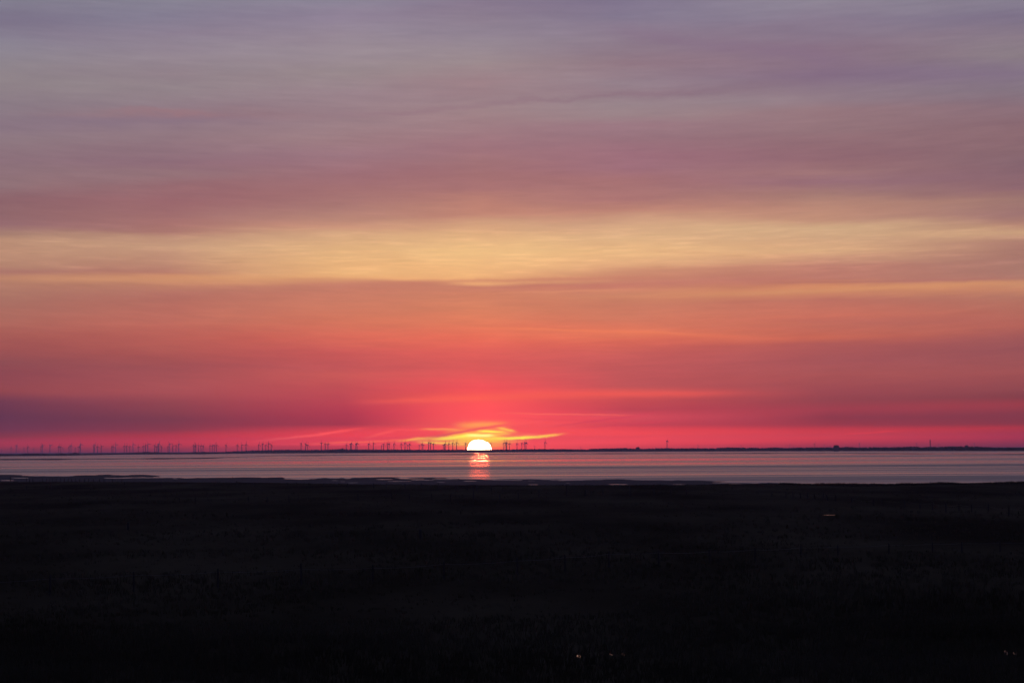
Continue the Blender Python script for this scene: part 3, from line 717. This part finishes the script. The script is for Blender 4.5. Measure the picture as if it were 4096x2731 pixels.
# x, hub row, strength: 2 near and dark, 1 farther and faint
TB = [(6,1798,1),(44,1790,1),(65,1781,1),(76,1802,1),(96,1792,1),(111,1787,2),(134,1794,1),(164,1786,2),(170,1781,1),(200,1781,1),(235,1785,2),(243,1786,2),(252,1793,1),(276,1786,2),(284,1781,1),(301,1792,2),(316,1786,2),(322,1777,1),(375,1785,2),(378,1778,1),(390,1785,3),(405,1785,2),(447,1785,2),(452,1785,2),(463,1778,1),(497,1783,2),(507,1783,2),
 (519,1785,2),(532,1777,1),(553,1786,2),(573,1784,2),(582,1781,2),(591,1776,1),(618,1781,2),(626,1785,2),(632,1782,2),(635,1775,1),(645,1785,2),(672,1785,2),(678,1776,1),(691,1782,2),(704,1781,2),(715,1775,1),(774,1780,2),(779,1783,2),(783,1781,2),(794,1781,2),(804,1782,2),(812,1783,2),(840,1782,2),(849,1782,2),(857,1779,2),(866,1780,2),(904,1780,2),(949,1780,2),(967,1779,2),(984,1777,3),
 (1035,1778,2),(1050,1775,2),(1063,1779,2),(1074,1774,2),(1085,1779,4),(1204,1773,2),(1222,1774,2),(1230,1778,2),(1285,1771.5,2),(1301,1773,2),(1312,1774,2),(1385,1776.5,2),(1402,1775,2),(1405,1774,3),(1423,1775,2),(1428,1773,2),(1475,1775,3),(1493.5,1773,2),(1526,1781,1),(1534.5,1775,2),
 (1549.5,1773,3),(1556,1775,2),(1576,1774,3),(1605,1775,3),(1620,1771.5,3),(1630,1781,1),(1638,1775,3),(1677,1780,1),(1688,1775,3),(1692,1780,1),(1714.5,1769,3),(1722,1771,3),(1734.5,1773,3),(1773,1779,1),(1778,1776,2),(1781,1774,3),(1795,1773,3),(1811,1771,3),(1826,1769,3),(1862,1773,3),(1962,1773,4),(2015.5,1770.5,3),(2023.6,1769,3),(2027,1771.5,3),(2038,1773,3),
 (2068,1773,3),(2087.6,1772,3),(2099,1769,3),(2104,1770,2),(2138,1785,1),(2180,1769,3),(2323,1787,1),(2621,1787,1),(2668,1763,3),(2792,1781,1),(2963,1781,1),(3159,1778,1),(3174,1783,1),(3258,1774,2),(3297,1779,1),(3322,1783,1),(3381,1781,1),(3437,1773,1),(3495,1783,1),(3666,1772,1),(3755,1775,1),(3897,1772,1),(4024,1785,1)]
ORD = ['first','second','third','fourth','fifth','sixth','seventh','eighth','ninth','tenth','eleventh','twelfth','thirteenth','fourteenth','fifteenth','sixteenth','seventeenth','eighteenth','nineteenth','twentieth','twenty-first','twenty-second','twenty-third','twenty-fourth','twenty-fifth']
NUM = ['zero','one','two','three','four','five','six','seven','eight','nine','ten','eleven','twelve','thirteen','fourteen','fifteen','sixteen']
TB.sort()
clusters = [[TB[0]]]
for q in TB[1:]:
    gap = 16 if q[0] < 700 else 24
    if q[0] - clusters[-1][-1][0] > gap or (clusters[-1][-1][0] < 1918 < q[0]): clusters.append([q])
    else: clusters[-1].append(q)
leftc = [c for c in clusters if c[0][0] < 1918]; rightc = [c for c in clusters if c[0][0] >= 1918]
def name_cluster(c):
    if c in leftc:
        k_ = len(leftc) - leftc.index(c); side = 'left'
    else: k_ = rightc.index(c) + 1; side = 'right'
    what = 'group' if len(c) > 1 else 'one'
    return what, k_, side
for c in clusters:
    what, k_, side = name_cluster(c)
    for i, (x, hy, st_) in enumerate(c):
        D = 30000.0 if st_ == 1 else 18000.0
        hub = 10 + (eye(x) - hy) / F * D
        hub = max(hub, 22)
        b = at_depth(x, hy, D); s_ = hub / 50.0
        root = empty('wind_turbine', (b.x, b.y, 0.0)); root.scale = (s_, s_, s_)
        if st_ == 1: root.scale = (s_ * 1.1, s_ * 1.1, s_)
        root.rotation_euler.z = math.radians(random.uniform(52, 66) if st_ < 3 else random.uniform(48, 60))
        o = bpy.data.objects.new('tower', ME_T); col.objects.link(o); o.parent = root
        o = bpy.data.objects.new('nacelle', ME_N); col.objects.link(o); o.parent = root
        ph = {1: random.uniform(0, 120), 2: random.uniform(-35, 35), 3: random.uniform(-6, 6), 4: 28}[st_]
        for kb in range(3):
            o = bpy.data.objects.new('blade', ME_B); col.objects.link(o); o.parent = root
            o.location = (0, -3.8, 50); o.rotation_euler = (0, math.radians(ph + 120 * kb), 0)
        look = {1: 'faint small', 2: 'dark', 3: 'dark upright-bladed', 4: 'tilted-bladed'}[st_]
        if len(c) == 1:
            lb = f'{look} wind turbine standing alone, {ORD[min(k_-1,24)] if k_ <= 25 else str(k_) + "th"} cluster counted {side} from the sun'
        else:
            lb = f'{look} wind turbine, {ORD[i]} of {NUM[len(c)]} in the {ORD[k_-1] if k_ <= 25 else str(k_) + "th"} cluster {side} of the sun'
        tag(root, lb, 'wind turbine', 'wind turbines along the horizon')

# ------------------------------------------------------------------ buildings, mast and a lone tree on the far shore (right)
def far_tree(x, ytop, halfw, D, label):
    b = at_depth(x, eye(x), D); H = 10 + (eye(x) - ytop) / F * D; W = halfw / F * D
    root = empty('tree', (b.x, b.y, 0)); tag(root, label, 'tree')
    bm = bmesh.new(); add_cone(bm, (0, 0, 0), (0, 0, H * 0.6), 0.6, 0.25, 8); bm_obj('trunk', bm, WOOD, root)
    VV, FF, n0 = [], [], 0
    for _ in range(46):
        u_ = rng.normal(size=3); u_ /= np.linalg.norm(u_); u_ *= rng.random() ** 0.4
        c_ = np.array([u_[0] * W * 0.75, u_[1] * W * 0.75, H * 0.62 + u_[2] * H * 0.30]); r_ = rng.uniform(0.12, 0.24) * W
        VV.append(iv * (1 + 0.3 * (rng.random((12, 1)) - .5)) * r_ * np.array([1, 1, 0.8]) + c_); FF.append(iF + n0); n0 += 12
    mesh_obj('crown', np.concatenate(VV), np.concatenate(FF).tolist(), TREES, root)
far_tree(2551, 1785, 11, 9800, 'lone round-crowned tree rising above the far wood right of the sun')
far_tree(1368, 1791.5, 13, 9000, 'broad bushy tree above the shore line well left of the sun')
def far_hall(x, ytop, halfw, D, label, ridge=0.35):
    b = at_depth(x, eye(x), D); H = 10 + (eye(x) - ytop) / F * D; W = halfw / F * D
    root = empty('building', (b.x, b.y, 0)); tag(root, label, 'building', 'buildings on the far shore')
    hw = H * (1 - ridge * 0.35)
    bm = bmesh.new(); add_box(bm, (0, 0, hw / 2), (2 * W, W * 1.6, hw)); bm_obj('wall', bm, BUILD, root)
    y_ = W * 0.84
    mesh_obj('roof', [(-W * 1.03, -y_, hw + .02), (W * 1.03, -y_, hw + .02), (W * 1.03, y_, hw + .02), (-W * 1.03, y_, hw + .02), (-W * .6, 0, H), (W * .6, 0, H)],
             [(0, 1, 5, 4), (2, 3, 4, 5), (1, 2, 5), (3, 0, 4), (3, 2, 1, 0)], ROOF, root)
    for kx in np.linspace(-W * .75, W * .75, 5):
        bm = bmesh.new(); add_box(bm, (float(kx), -W * .8 - .03, hw * .7), (W * .16, .1, hw * .16)); bm_obj('window', bm, ROOF, root)
far_hall(3345, 1779.5, 10, 6600, 'big blocky building standing highest above the wood on the right')
far_hall(3866, 1780.5, 7, 6600, 'small blocky building at far right, near the tall mast', 0.6)
b = at_depth(3721, eye(3721), 12000)
root = empty('radio_mast', (b.x, b.y, 0)); H = 10 + (eye(3721) - 1755) / F * 12000
tag(root, 'tall thick mast with platforms at the right end of the horizon', 'mast')
bm = bmesh.new(); add_cone(bm, (0, 0, 0), (0, 0, H * 0.86), 2.3, 1.9, 12); bm_obj('shaft', bm, BUILD, root)
for f_, r_ in ((0.60, 3.1), (0.72, 3.1), (0.84, 3.4)):
    bm = bmesh.new(); add_cone(bm, (0, 0, H * f_), (0, 0, H * f_ + 1.6), r_, r_, 12); bm_obj('platform', bm, BUILD, root)
bm = bmesh.new(); add_cone(bm, (0, 0, H * 0.86), (0, 0, H), 0.9, 0.5, 8); bm_obj('antenna', bm, BUILD, root)

# ------------------------------------------------------------------ haze
#HAZE
hb = bmesh.new(); add_box(hb, (0, 16150, 84), (18000, 33000, 172))
HM = bpy.data.materials.new('evening_haze'); HM.use_nodes = True
hn = HM.node_tree; hn.nodes.clear()
pv = hn.nodes.new('ShaderNodeVolumePrincipled')
pv.inputs['Color'].default_value = (0.66, 0.62, 1.0, 1)
pv.inputs['Density'].default_value = HAZE_D
pv.inputs['Anisotropy'].default_value = 0.6
ho = hn.nodes.new('ShaderNodeOutputMaterial'); hn.links.new(pv.outputs[0], ho.inputs['Volume'])
haze = bm_obj('haze', hb, HM); tag(haze, kind='stuff', label='thin evening haze over the marsh, water and far shore', cat='haze')
#ENDHAZE
